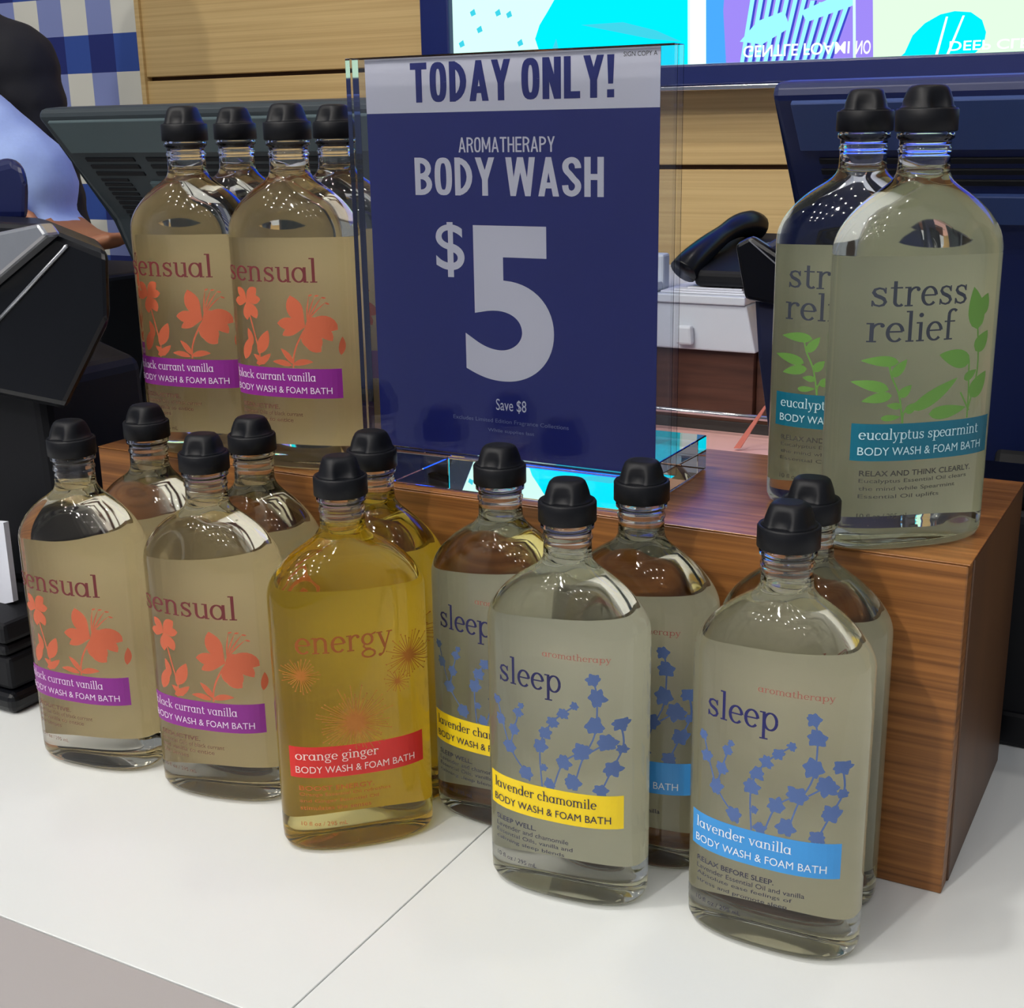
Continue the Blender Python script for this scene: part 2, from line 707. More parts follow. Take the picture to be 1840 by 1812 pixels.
def stations():
    st = [(0.0, BA - .0058, BB - .0052), (.0007, BA - .0036, BB - .0034), (.0022, BA - .0014, BB - .0014), (.0050, BA - .0002, BB - .0002)]
    for z in (.010, .03, .05, .07, .09, .11, .122):
        st.append((z, BA, BB))
    prof = [(.128, 1.0), (.1305, .999), (.133, .993), (.1355, .972), (.138, .938), (.1405, .889), (.143, .826), (.1455, .752), (.148, .664), (.1505, .562), (.1525, .468),
            (.1545, .362), (.1562, .262), (.1578, .172), (.1593, .100), (.1608, .052), (.1624, .022), (.164, .006)]
    for zz, q in prof:
        st.append((zz, R_NECK + (BA - R_NECK) * q, R_NECK + (BB - R_NECK) * min(1, q * 1.06) ** .96))
    st += [(.1685, R_NECK, R_NECK), (.1712, R_NECK, R_NECK), (.1718, R_NECK + .0005, R_NECK + .0005), (.1728, R_NECK + .0005, R_NECK + .0005), (.1734, R_NECK, R_NECK),
           (.1762, R_NECK, R_NECK), (.1768, R_NECK + .0012, R_NECK + .0012), (.1788, R_NECK + .0012, R_NECK + .0012), (.1795, R_NECK - .0002, R_NECK - .0002),
           (.1850, R_NECK - .0002, R_NECK - .0002)]
    return st


def ring(a, b, n, seg=72):
    out = []
    for k in range(seg):
        t = 2 * math.pi * k / seg
        c, s = math.cos(t), math.sin(t)
        out.append((a * math.copysign(abs(c) ** (2 / n), c), b * math.copysign(abs(s) ** (2 / n), s)))
    return out


def sec_n(z):
    if z <= Z_SH:
        return BN
    if z >= Z_NECK:
        return 2.0
    return BN + (2.0 - BN) * (z - Z_SH) / (Z_NECK - Z_SH)


def loft(st, cap0=True, cap1=True, dip=0.0, seg=72):
    v, f = [], []
    for (z, a, b) in st:
        v += [(x, y, z) for x, y in ring(a, b, sec_n(z), seg)]
    for i in range(len(st) - 1):
        for k in range(seg):
            f.append((i * seg + k, i * seg + (k + 1) % seg, (i + 1) * seg + (k + 1) % seg, (i + 1) * seg + k))
    if cap0:
        b0 = len(v)
        z, a, b = st[0]
        v += [(x * .75, y * .7, z + dip) for x, y in ring(a, b, sec_n(z), seg)]
        for k in range(seg):
            f.append((b0 + k, b0 + (k + 1) % seg, (k + 1) % seg, k))
        f.append(tuple(b0 + k for k in range(seg))[::-1])
    if cap1:
        f.append(tuple((len(st) - 1) * seg + k for k in range(seg)))
    return v, f


def body_mesh():
    st = stations()
    v, f = loft(st, True, True, .0012)
    # head space inside the neck (faces turned inwards)
    b0 = len(v)
    cav = [(.1615, .0084, .0084), (.1623, .0092, .0092), (.1700, .0093, .0093), (.1840, .0093, .0093)]
    cv, cf = loft([(z, a, b) for z, a, b in cav], False, True, 0)
    cf.append(tuple(range(72))[::-1])
    v += cv
    f += [tuple(i + b0 for i in q)[::-1] for q in cf]
    me = bpy.data.meshes.new('bottle_body')
    me.from_pydata(v, [], f)
    me.update()
    shade(me)
    return me


def liquid_mesh():
    d = .0011
    st = [(max(z, .0012) if i else .0012, a - d, b - d) for i, (z, a, b) in enumerate(stations()) if z < .1610]
    st = [s for s in st if s[0] >= .0012]
    zs, out = -1, []
    for s in st:
        if s[0] > zs + 1e-5:
            out.append(s)
            zs = s[0]
    v, f = loft(out, True, True, .0008)
    me = bpy.data.meshes.new('liquid')
    me.from_pydata(v, [], f)
    me.update()
    shade(me)
    return me


def surf(x, z, off, front=True):
    """point on the bottle wall at label coordinate x (m), height z (m)"""
    x = max(-BA * .985, min(BA * .985, x))
    q = abs(x / BA)
    y = BB * (1 - q ** BN) ** (1 / BN)
    gx = math.copysign(q ** (BN - 1) / BA, x)
    gy = (y / BB) ** (BN - 1) / BB
    L = math.hypot(gx, gy)
    nx, ny = gx / L, gy / L
    s = -1 if front else 1
    return (x + nx * off, s * (y + ny * off), z)


def print_mesh(name, pr, off, front=True, sub=True):
    """lay a flat print (mm) onto the bottle wall"""
    bm = bmesh.new()
    vs = [bm.verts.new((x / 1000, k, z / 1000)) for (x, z), k in zip(pr.v, pr.layers())]
    for q in pr.f:
        try:
            bm.faces.new([vs[i] for i in q])
        except ValueError:
            pass
    if sub:
        for _ in range(3):
            ed = [e for e in bm.edges if abs(e.verts[0].co.x - e.verts[1].co.x) > .0035]
            if not ed:
                break
            bmesh.ops.triangulate(bm, faces=[q for q in bm.faces if len(q.verts) > 4])
            bmesh.ops.subdivide_edges(bm, edges=[e for e in bm.edges if abs(e.verts[0].co.x - e.verts[1].co.x) > .0035], cuts=1)
    for v in bm.verts:
        v.co = surf(v.co.x, v.co.z, off + v.co.y, front)
    bmesh.ops.recalc_face_normals(bm, faces=bm.faces)
    me = bpy.data.meshes.new(name)
    bm.to_mesh(me)
    bm.free()
    return me


def rect_print(x0, x1, z0, z1, n=24):
    p = Print()
    for i in range(n):
        a, b = x0 + (x1 - x0) * i / n, x0 + (x1 - x0) * (i + 1) / n
        p.poly([(a, z0), (b, z0), (b, z1), (a, z1)])
    return p


def cap_meshes():
    seg = 48
    r = .0129
    prof = [(.1795, r - .0006), (.1799, r), (.1882, r), (.1890, r - .0005)]
    v, f = [], []
    for z, rr in prof:
        v += [(rr * math.cos(2 * math.pi * k / seg), rr * math.sin(2 * math.pi * k / seg), z) for k in range(seg)]
    for i in range(len(prof) - 1):
        for k in range(seg):
            f.append((i * seg + k, i * seg + (k + 1) % seg, (i + 1) * seg + (k + 1) % seg, (i + 1) * seg + k))
    f.append(tuple((len(prof) - 1) * seg + k for k in range(seg)))
    f.append(tuple(range(seg))[::-1])
    me = bpy.data.meshes.new('cap')
    me.from_pydata(v, [], f)
    me.update()
    shade(me)
    # flip lid: trapezoid dome with a thumb notch at the front
    v, f = [], []
    lid = [(.1886, .0120, .0120, 2.0), (.1896, .0107, .0110, 2.2), (.1902, .0097, .0104, 2.6), (.1925, .0092, .0095, 2.8), (.1955, .0083, .0082, 2.8),
           (.1972, .0077, .0072, 2.6), (.1981, .0068, .0062, 2.4), (.1985, .0050, .0046, 2.2)]
    for z, a, b, n in lid:
        for x, y in ring(a, b, n, seg):
            if y < 0 and abs(x) < .0040 and .1885 < z < .1960:
                y *= 1 - .20 * (1 - (x / .0040) ** 4) * max(0, min(1, (.1962 - z) / .003))
            v.append((x, y, z))
    for i in range(len(lid) - 1):
        for k in range(seg):
            f.append((i * seg + k, i * seg + (k + 1) % seg, (i + 1) * seg + (k + 1) % seg, (i + 1) * seg + k))
    f.append(tuple((len(lid) - 1) * seg + k for k in range(seg)))
    f.append(tuple(range(seg))[::-1])
    ml = bpy.data.meshes.new('flip_lid')
    ml.from_pydata(v, [], f)
    ml.update()
    shade(ml)
    return me, ml


# ------------------------------------------------------------------ label art
def art_lily():
    p = Print()
    cx, cz = 14.5, 81.5
    for a, l, wd, b in ((128, 19, 9.5, -28), (168, 17, 7, 14), (190, 15, 5, 20), (62, 8, 3, -50), (28, 18, 9, -75), (2, 17, 6.5, -70), (-40, 15, 7.5, -60), (-78, 16, 8.5, 40),
                        (-105, 11, 4, 30)):
        p.petal(cx, cz, a, l, wd, b, .85)
    for a, l in ((75, 15), (62, 16), (88, 14), (50, 15)):
        p.petal(cx + 1, cz + 3, a, l, .8, -12)
        e = (cx + 1 + l * math.cos(R(a - 8)), cz + 3 + l * math.sin(R(a - 8)))
        p.petal(e[0] - 1, e[1], a - 70, 2.4, 1.0)
    p.strip(curve_pts([(cx - 1, cz - 2, 0), (9, 72, 0), (6.5, 65, 0), (6, 59, 0)], 5) and [(q.x, q.y) for q in curve_pts([(cx - 1, cz - 2, 0), (9, 72, 0), (6.5, 65, 0), (6, 59, 0)], 5)], 1.0)
    p.petal(6, 60.5, 22, 12, 3.4, -30)
    p.petal(6, 61, 122, 11, 3.4, 20)
    p.petal(5, 60, 160, 12, 3.2, 25)
    # second lily partly round the left side
    for a, l, wd, b in ((60, 11, 6, -30), (20, 10, 5, -20), (-40, 11, 6, -30), (120, 10, 5, 20), (175, 9, 5, 10), (-100, 10, 5, 20)):
        p.petal(-22, 94, a, l, wd, b, .85)
    p.petal(-16, 66, 55, 15, 7, 12)
    p.petal(-20, 70, 95, 10, 4, 20)
    p.petal(-26, 62, 70, 14, 6, -10)
    p.petal(-18, 60, 20, 12, 4, 25)
    p.petal(-12, 60, 140, 9, 3.5, 10)
    p.strip([(-16, 59), (-15, 66), (-18, 78), (-22, 94)], .9)
    p.petal(32, 66, 80, 10, 3, 10)
    return p


LAV = [(19.3, 114.0), (21.0, 105.8), (19.9, 92.4), (25.3, 84.6), (14.2, 79.1), (5.8, 72.7), (30.7, 93.6), (27.6, 72.2), (10.1, 63.5), (-5.4, 78.9),
       (-3.0, 85.6), (0.7, 91.6), (5.7, 96.5), (11.1, 100.9), (-21.4, 74.5), (-19.0, 83.7), (-16.5, 92.8), (-14.9, 96.4), (-26.3, 86.8), (-28.4, 95.8),
       (-12.9, 63.7), (-1.1, 60.5), (22.7, 61.0), (-3.7, 68.4), (31.3, 81.5)]
LAVR = [3.0, 3.8, 4.2, 4.3, 4.3, 3.6, 3.2, 3.8, 4.0, 3.5, 3.1, 2.7, 2.6, 1.9, 3.4, 2.8, 2.4, 1.5, 2.8, 2.2, 3.6, 2.8, 3.2, 1.8, 2.2]
LAVS = [[(19.3, 114.0), (21.0, 105.8), (20.1, 88.4), (14.4, 74.9), (10.3, 59.7)], [(30.7, 93.6), (31.7, 82.9), (27.6, 72.2), (22.7, 60.2)],
        [(11.1, 100.9), (0.7, 91.6), (-5.4, 78.9), (-4.7, 58.6)], [(14.2, 79.1), (5.8, 72.7), (1.1, 60.1)], [(-28.4, 95.8), (-21.4, 74.5), (-12.9, 63.7), (-11.0, 59.8)],
        [(-14.9, 96.4), (-19.0, 83.7), (-21.0, 74.7)], [(25.3, 84.6), (18.4, 79.6)]]


def art_lavender():
    p = Print()
    for s in LAVS:
        q = [(a.x, a.y) for a in curve_pts([(x, z, 0) for x, z in s], 5)]
        p.strip(q, .75)
    for (x, z), r in zip(LAV, LAVR):
        p.disc(x, z, r * .86, 9, .12)
        for k in range(6):
            a = 360 * k / 6 + random.uniform(-20, 20)
            p.petal(x + .25 * r * math.cos(R(a)), z + .25 * r * math.sin(R(a)), a, r * random.uniform(.75, 1.05), r * .75, 15)
    return p


def burst(p, x, z, r, n, wd):
    for k in range(n):
        a = 2 * math.pi * (k + random.uniform(-.25, .25)) / n
        l = r * random.uniform(.62, 1.0)
        p.strip([(x + .06 * r * math.cos(a), z + .06 * r * math.sin(a)), (x + l * math.cos(a), z + l * math.sin(a))], [wd * 1.6, wd * .8])
        p.disc(x + l * math.cos(a), z + l * math.sin(a), wd * 1.15, 6)
    p.disc(x, z, r * .16, 10, .2)


def art_burst():
    p = Print()
    burst(p, -1.5, 70, 19.5, 60, .34)
    burst(p, 26.5, 100, 13, 36, .34)
    burst(p, -26, 96, 10, 30, .32)
    burst(p, 20, 88, 7, 18, .28)
    return p


EUC = [((-16.8, 85.3), (-31.6, 86.9), 4.6), ((-19.7, 83.9), (-23.7, 85.7), 2.2), ((-19.4, 79.1), (-12.8, 86.1), 4.4), ((-20.3, 73.5), (-34.4, 77.6), 4.8),
       ((-18.8, 71.0), (-30.9, 69.0), 4.6), ((-9.6, 64.3), (12.3, 75.8), 6.2), ((17.4, 83.5), (1.9, 88.6), 8), ((14.9, 76.1), (21.5, 79.4), 4), ((-1.5, 62.0), (17.0, 62.6), 6.0),
       ((-15.7, 70.3), (-10.2, 74.9), 4.2), ((-14.5, 65.9), (-20.8, 67.0), 3.0), ((-12.5, 63.4), (-6.9, 66.9), 4.0), ((-23.0, 61.0), (-14.5, 61.1), 2.8),
       ((20.1, 97.4), (17.7, 115.9), 9), ((20.3, 103.5), (25.4, 112.3), 7), ((20, 88), (27, 96), 7), ((19, 68), (28, 78), 8)]
EUS = [[(-13.5, 58.6), (-15.7, 70.8), (-19.4, 79.1), (-21.1, 86.5)], [(-13.5, 58.6), (-12.6, 64.2), (-4.1, 69.3)], [(18.2, 58.8), (17.9, 70), (16.9, 84.1)], [(13.6, 70.5), (18.8, 62.0)],
       [(18, 62), (22, 80), (20, 100)]]


def art_eucalyptus():
    p = Print()
    for s in EUS:
        p.strip([(a.x, a.y) for a in curve_pts([(x, z, 0) for x, z in s], 5)], .8)
    for (a, b, wd) in EUC:
        d = Vector(b) - Vector(a)
        p.petal(a[0], a[1], math.degrees(math.atan2(d.y, d.x)), d.length, wd, 8, .2)
    return p


def paragraph(lines, x0, z0, h=2.3, lead=3.5, wmax=46):
    p = Print()
    for i, (s, wd) in enumerate(lines):
        t = sans(s, .16 if i == 0 else .05)
        t.fit(x0, x0 + wd, z0 - i * lead, z0 - i * lead + h * (1.1 if i == 0 else 1))
        p.add(t)
    return p


def pm(name, rgb, rough=.5):
    return plain(name, srgb(*rgb), rough, var=.04, scale=60)


SPEC = {
    'sensual': dict(title=[('sensual', -36, 23.0, 105.5)], tcol=(112, 40, 44), band='black currant vanilla', bcol=(138, 34, 140), bt=(236, 214, 240), bw=52, art=art_lily, acol=(200, 98, 64),
                    back=(222, 206, 164), liquid=(.985, .975, .93, 1), para=[('SEDUCTIVE.', 26), ('Essential Oils of black currant', 40), ('and vanilla to entice', 34), ('the senses', 18)], pcol=(110, 66, 52)),
    'energy': dict(title=[('energy', -28, 18.6, 107)], tcol=(158, 84, 26), band='orange ginger', bcol=(214, 40, 34), bt=(250, 222, 212), bw=40, art=art_burst, acol=(182, 112, 34),
                   back=(226, 208, 128), liquid=(.982, .930, .61, 1), para=[('BOOST ENERGY.', 36), ('Orange Essential Oil refreshes', 44), ('and Ginger Essential Oil', 38), ('stimulates the senses', 34)], pcol=(184, 92, 30)),
    'chamomile': dict(title=[('sleep', -27, 5.0, 106)], tcol=(24, 26, 82), band='lavender chamomile', bcol=(246, 214, 22), bt=(30, 30, 70), bw=52, art=art_lavender, acol=(80, 104, 154), brand=True,
                      back=(212, 212, 194), liquid=(.985, .985, .955, 1), para=[('SLEEP WELL.', 22), ('Lavender and chamomile', 38), ('Essential Oils, vanilla and', 40), ('calming sleep blends', 36)], pcol=(40, 42, 70)),
    'vanilla': dict(title=[('sleep', -27, 5.2, 106)], tcol=(24, 26, 96), band='lavender vanilla', bcol=(58, 150, 222), bt=(232, 242, 250), bw=44, art=art_lavender, acol=(80, 106, 160), brand=True,
                    back=(210, 208, 186), liquid=(.985, .98, .945, 1), para=[('RELAX BEFORE SLEEP.', 36), ('Lavender Essential Oil and vanilla', 49), ('Absolute ease feelings of', 44), ('stress and promote sleep', 42)], pcol=(40, 40, 64)),
    'stress': dict(title=[('stress', -30, 13.4, 109), ('relief', -30.6, 8.2, 94)], tcol=(56, 62, 74), band='eucalyptus spearmint', bcol=(14, 108, 132), bt=(196, 232, 240), bw=56, art=art_eucalyptus, acol=(106, 156, 70),
                   back=(206, 208, 184), liquid=(.98, .985, .95, 1), para=[('RELAX AND THINK CLEARLY.', 52), ('Eucalyptus Essential Oil clears', 50), ('the mind while Spearmint', 44), ('Essential Oil uplifts', 36)], pcol=(66, 66, 60)),
}
ME_BODY, ME_LIQ = body_mesh(), liquid_mesh()
ME_CAP, ME_LID = cap_meshes()
ME_BODY.materials.append(MT['glass'])
ME_CAP.materials.append(MT['black'])
ME_LID.materials.append(MT['black'])
ME_BACK = print_mesh('back_label', rect_print(-34, 34, 9, 127, 30), -.0006, False, False)
ME_BAND = print_mesh('name_band', rect_print(-33.5, 32, 42, 58.5, 26), .0002, True, False)
STAMP = {}


def kind(k):
    if k in STAMP:
        return STAMP[k]
    s = SPEC[k]
    d = {}
    liq = ME_LIQ.copy()
    liq.materials.append(tint(k + '_liquid', s['liquid']))
    back = ME_BACK.copy()
    back.materials.append(pm(k + '_back_label', s['back'], .6))
    band = ME_BAND.copy()
    band.materials.append(pm(k + '_band', s['bcol'], .4))
    t = Print()
    for body, x0, x1, base in s['title']:
        t.add(serif(body, x0, base, x1, 8.2))
    title = print_mesh('title_lettering', t, .00032)
    title.materials.append(pm(k + '_title', s['tcol']))
    art = print_mesh('botanical_print', s['art'](), .00012)
    art.materials.append(pm(k + '_art', s['acol']))
    bx = -33.2 if k == 'sensual' else -31
    b = serif(s['band'], bx, 51.6, bx + s['bw'], 3.1)
    b.add(sans('BODY WASH & FOAM BATH').fit(bx, 27, 44.6, 48.2))
    bt = print_mesh('band_lettering', b, .00045)
    bt.materials.append(pm(k + '_band_text', s['bt']))
    para = paragraph(s['para'], -30, 35.2)
    para.add(sans('10 fl oz / 295 mL').fit(-30, -8, 16.0, 18.2))
    para = print_mesh('small_print', para, .0004, True, False)
    para.materials.append(pm(k + '_small_print', s['pcol']))
    br = None
    if s.get('brand'):
        br = print_mesh('brand_lettering', serif('aromatherapy', -4, 122.5, 27, 2.0), .00025)
        br.materials.append(pm(k + '_brand', (168, 100, 84)))
    STAMP[k] = dict(liquid=liq, back_label=back, name_band=band, title_lettering=title, botanical_print=art, band_lettering=bt, small_print=para, brand_lettering=br)
    return STAMP[k]


def bottle(k, x, y, yaw, z, label, group, capyaw=None):
    m = kind(k)
    t = thing('body_wash_bottle', label, 'bottle', (x, y, z), R(yaw), group)
    link('bottle_body', ME_BODY, None, t)
    link('liquid', m['liquid'], None, t)
    cp = link('cap', ME_CAP, None, t)
    ld = link('flip_lid', ME_LID, None, cp)
    cp.rotation_euler = (0, 0, R(capyaw if capyaw is not None else random.uniform(-8, 8)))
    for n in ('back_label', 'title_lettering', 'botanical_print', 'small_print', 'brand_lettering'):
        if m[n]:
            link(n, m[n], None, t)
    bd = link('name_band', m['name_band'], None, t)
    link('band_lettering', m['band_lettering'], None, bd)
    return t


# ------------------------------------------------------------------ structure: floor, wall with planks, gingham
FL = -.96
WY = 1.19
struct(box('floor', -4, 4, -4, 2, FL - .05, FL, plain('floor_tile', srgb(120, 112, 104), .4, var=.08, scale=3), None, 0))
wall = struct(box('wall_back', -4, 4, WY + .012, WY + .1, FL, 2.6, plain('joint_brown', srgb(70, 48, 30), .8), None, 0))
# planks fixed to the wall, 14.5 cm pitch with dark open joints
zs = [.432 + .145 * i for i in range(-9, 14)]
X_GING = -1.588
pl = None
for z in zs:
    o = box('plank', X_GING, 3.2, WY, WY + .014, z + .0032, z + .1418, MT['plank'], wall, .0012, 1)

m, n, l, p = nt('gingham_check')
tc = n.new('ShaderNodeTexCoord')
sep = n.new('ShaderNodeSeparateXYZ')
l.new(tc.outputs['Object'], sep.inputs[0])


def stripe(axis, per, off):
    a = n.new('ShaderNodeMath'); a.operation = 'ADD'; a.inputs[1].default_value = off
    l.new(sep.outputs[axis], a.inputs[0])
    d = n.new('ShaderNodeMath'); d.operation = 'DIVIDE'; d.inputs[1].default_value = per
    l.new(a.outputs[0], d.inputs[0])
    fr = n.new('ShaderNodeMath'); fr.operation = 'FRACT'
    l.new(d.outputs[0], fr.inputs[0])
    g = n.new('ShaderNodeMath'); g.operation = 'GREATER_THAN'; g.inputs[1].default_value = .5
    l.new(fr.outputs[0], g.inputs[0])
    return g


gx_, gz_ = pix(208, 95, WY)[0], pix(208, 60, WY)[1]
cw = .0585
chh = .0625
sx_ = stripe('X', 2 * cw, -gx_ + 41 * cw)          # columns
sz_ = stripe('Z', 2 * chh, -gz_ + 40 * chh)        # rows
mx1 = n.new('ShaderNodeMix'); mx1.data_type = 'RGBA'
mx1.inputs[6].default_value = srgb(122, 134, 186)
mx1.inputs[7].default_value = srgb(206, 206, 196)
mx2 = n.new('ShaderNodeMix'); mx2.data_type = 'RGBA'
mx2.inputs[6].default_value = srgb(12, 30, 104)
mx2.inputs[7].default_value = srgb(40, 72, 150)
mx3 = n.new('ShaderNodeMix'); mx3.data_type = 'RGBA'
for q in (mx1, mx2):
    l.new(sx_.outputs[0], q.inputs[0])
l.new(sz_.outputs[0], mx3.inputs[0])
l.new(mx2.outputs[2], mx3.inputs[7])
l.new(mx1.outputs[2], mx3.inputs[6])
l.new(mx3.outputs[2], p.inputs['Base Color'])
p.inputs['Roughness'].default_value = .7
struct(box('wall_left', -4, X_GING - .004, WY - .002, WY + .014, FL, 2.6, m, None, 0))
struct(box('trim_1', X_GING - .004, X_GING + .006, WY - .006, WY + .014, FL, 2.6, MT['plank'], None, .001))

# ------------------------------------------------------------------ counters
ct = thing('sales_counter', 'white laminate sales counter with a thin joint and a grey front strip', 'counter', (0, 0, 0))
SEAM = -.218
EDGE = -.2155
box('counter_panel', -1.12, SEAM - .0003, EDGE + .0008, .62, -.03, 0, MT['counter'], ct, .0003, 1)
box('counter_panel', SEAM + .0003, 1.0, EDGE + .0008, .62, -.03, 0, MT['counter'], ct, .0003, 1)
box('edge_strip', -1.12, 1.0, EDGE - .30, EDGE, -.03, 0, MT['counter_edge'], ct, .0003, 1)
box('counter_base', -1.09, .97, EDGE - .25, .6, FL, -.03, MT['joint'], ct, .002, 1)

bc = thing('back_counter', 'pale pink topped back counter along the planked wall', 'counter', (0, 0, 0))
box('worktop', -1.05, 1.3, .72, WY - .02, -.03, 0, MT['pink'], bc, .002)
box('counter_base', -1.03, 1.28, .76, WY - .02, FL, -.03, MT['dark_wood'], bc, .002)

# ------------------------------------------------------------------ wooden riser
BH = .1615
rs = thing('wooden_riser', 'long brown wood veneer riser box holding the upper bottles', 'display riser', (0, 0, 0))
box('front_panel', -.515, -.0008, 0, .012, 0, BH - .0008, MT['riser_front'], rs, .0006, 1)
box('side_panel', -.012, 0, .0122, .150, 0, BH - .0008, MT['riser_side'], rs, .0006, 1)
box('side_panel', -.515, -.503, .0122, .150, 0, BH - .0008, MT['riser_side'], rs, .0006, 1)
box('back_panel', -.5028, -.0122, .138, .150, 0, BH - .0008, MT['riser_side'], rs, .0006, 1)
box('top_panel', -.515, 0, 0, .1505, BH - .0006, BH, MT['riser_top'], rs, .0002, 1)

# ------------------------------------------------------------------ bottles
LB = 'lower row of body wash bottles on the counter'
UB = 'upper body wash bottles on the riser'
bottle('vanilla', -.0616, -.0622, 0, 0, 'sleep bottle with sky blue lavender vanilla band in the front row by the riser corner', LB)
bottle('chamomile', -.1592, -.0684, 4, 0, 'clear sleep bottle with full yellow lavender chamomile band in the front row', LB)
bottle('energy', -.2757, -.0759, 44, 0, 'amber energy bottle with red orange ginger band, turned aside in the front row', LB)
bottle('sensual', -.3672, -.0681, 11, 0, 'sensual bottle with purple band on the counter, touching the amber energy bottle', LB)
bottle('sensual', -.4559, -.0735, 8, 0, 'sensual bottle with purple band at the row end beside the black terminal', LB)
bottle('sensual', -.4480, -.0250, 2, 0, 'back row bottle against the riser end, behind the sensual bottle by the terminal', LB)
bottle('sensual', -.3714, -.0250, 2, 0, 'back row bottle behind the sensual bottle that touches the amber energy bottle', LB)
bottle('energy', -.2920, -.0262, 3, 0, 'amber bottle in the back row against the riser, behind the amber energy bottle', LB)
bottle('chamomile', -.2172, -.0256, 0, 0, 'sleep bottle with yellow band in the back row against the riser', LB)
bottle('vanilla', -.1430, -.0242, 0, 0, 'back row sleep bottle with blue band, beside the back row yellow-banded one', LB)
bottle('vanilla', -.0648, -.0207, 0, 0, 'back row bottle between the front blue-banded sleep bottle and the riser corner', LB)
bottle('stress', -.0368, .0267, 43, BH, 'stress relief bottle with teal band at the front corner of the riser', UB)
bottle('stress', -.0735, .0690, 9, BH, 'stress relief bottle on the riser, set back behind the one at the corner', UB)
bottle('sensual', -.3725, .0235, 9, BH, 'front sensual bottle on the riser right beside the acrylic sign holder', UB)
bottle('sensual', -.4455, .0235, 9, BH, 'front sensual bottle at the riser end farthest from the sign holder', UB)
bottle('sensual', -.4610, .0850, 4, BH, 'rear bottle on the riser end, behind the sensual bottle farthest from the sign', UB)
bottle('sensual', -.3860, .0850, 4, BH, 'rear bottle on the riser behind the sensual bottle beside the sign holder', UB)

# ------------------------------------------------------------------ acrylic sign
sg = thing('sign_holder', 'clear acrylic upright sign holder on a thick base, standing on the riser', 'sign holder', (0, 0, BH))
box('base_block', -.303, -.160, .0062, .105, .0005, .0195, MT['acrylic'], sg, .0006)
box('front_plate', -.3195, -.1425, .0055, .0100, .0196, .2185, MT['sheet'], sg, .0003, 1)
box('back_plate', -.3195, -.1425, .0112, .0172, .0196, .2185, MT['sheet'], sg, .0003, 1)

sp = thing('price_sign', 'navy and white TODAY ONLY body wash five dollar sign card in the acrylic holder', 'sign', (0, 0, BH))
box('card', -.3110, -.1510, .01045, .01075, .0200, .2178, MT['navy'], sp, 0)


def flat_print(name, pr, y, mat, parent):
    return mesh_obj(name, [(x, y - k, z) for (x, z), k in zip(pr.v, pr.layers())], pr.f, mat, parent)


hd = Print()
hd.poly([(-.3110, .1917), (-.1510, .1917), (-.1510, .2178), (-.3110, .2178)])
hb = flat_print('header_band', hd, .01040, MT['sign_white'], sp)
tx = gothic('TODAY ONLY!').fit(-.2840, -.1736, .1965, .2152)
flat_print('header_lettering', tx, .01032, MT['navy'], hb)
flat_print('header_small_print', sans('SIGN COPY A').fit(-.1690, -.1525, .2140, .2160), .01032, MT['joint'], hb)
wt = MT['sign_white']
flat_print('aromatherapy_lettering', gothic('AROMATHERAPY', .115).fit(-.2573, -.2042, .1726, .1797), .01035, wt, sp)
flat_print('product_lettering', gothic('BODY WASH', .15).fit(-.2833, -.1787, .1520, .1702), .01035, wt, sp)
flat_print('dollar_mark', sans('$', .08, 10).fit(-.2722, -.2555, .1116, .1389), .01035, wt, sp)
flat_print('price_numeral', sans('5', .30, 14).fit(-.2560, -.2054, .0602, .1377), .01035, wt, sp)
flat_print('saving_lettering', sans('Save $8').fit(-.2390, -.2215, .0442, .0510), .01035, MT['paper'], sp)
sm = sans('Excludes Limited Edition Fragrance Collections').fit(-.2648, -.1976, .0378, .0405)
sm.add(sans('While supplies last').fit(-.2441, -.2171, .0330, .0352))
flat_print('terms_lettering', sm, .01035, plain('faded_print', srgb(120, 130, 170), .6), sp)


# ------------------------------------------------------------------ video wall
vw = thing('video_display', 'bright cyan video display in a thick frame painted with blue screen glare on the planked wall', 'screen', (0, 0, 0))
YS = WY - .05
fx0, fz0 = pix(757, 90, YS - .01)[0], pix(1500, 146, YS - .01)[1]
sx0, sz0 = pix(815, 90, YS)[0], pix(1500, 106, YS)[1]
sx1, ztop, sxe = pix(1535, 50, YS)[0], .98, .75
FX1 = sxe + .05
box('frame_bar', fx0, FX1, YS - .012, WY - .001, fz0, sz0, MT['frame_glare'], vw, .003)
box('frame_bar', fx0, FX1, YS - .012, WY - .001, ztop, ztop + .04, MT['frame_glare'], vw, .003)
box('frame_bar', fx0, sx0, YS - .012, WY - .001, sz0, ztop, MT['frame_glare'], vw, .003)
box('frame_bar', sxe, FX1, YS - .012, WY - .001, sz0, ztop, MT['frame_glare'], vw, .003)
box('silver_lip', fx0, FX1, YS - .016, WY - .002, fz0 - .006, fz0 - .0005, MT['chrome'], vw, .001)
ES = 1.4
EM = {k: emit('screen_' + k, srgb(*v), ES) for k, v in dict(mint=(206, 250, 236), cyan=(0, 226, 250), white=(246, 255, 250), blue=(70, 160, 236), violet=(150, 130, 232), deep=(60, 70, 190),
                                                          lime=(214, 250, 214), pale=(150, 236, 250), teal=(60, 200, 220)).items()}
s1 = box('screen', sx0, sx1 - .002, YS, YS + .03, sz0, ztop, EM['mint'], vw, 0)
s2 = box('screen', sx1 + .002, sxe, YS, YS + .03, sz0, ztop, EM['lime'], vw, 0)


def wall_print(name, polys, mat, parent, dy):
    pr = Print()
    for q in polys:
        pts = [pix(a, b, YS) for a, b in q]
        pts = [(x, max(z, sz0 + .0005)) for x, z in pts]
        pr.poly(pts)
    return flat_print(name, pr, YS - dy, mat, parent)


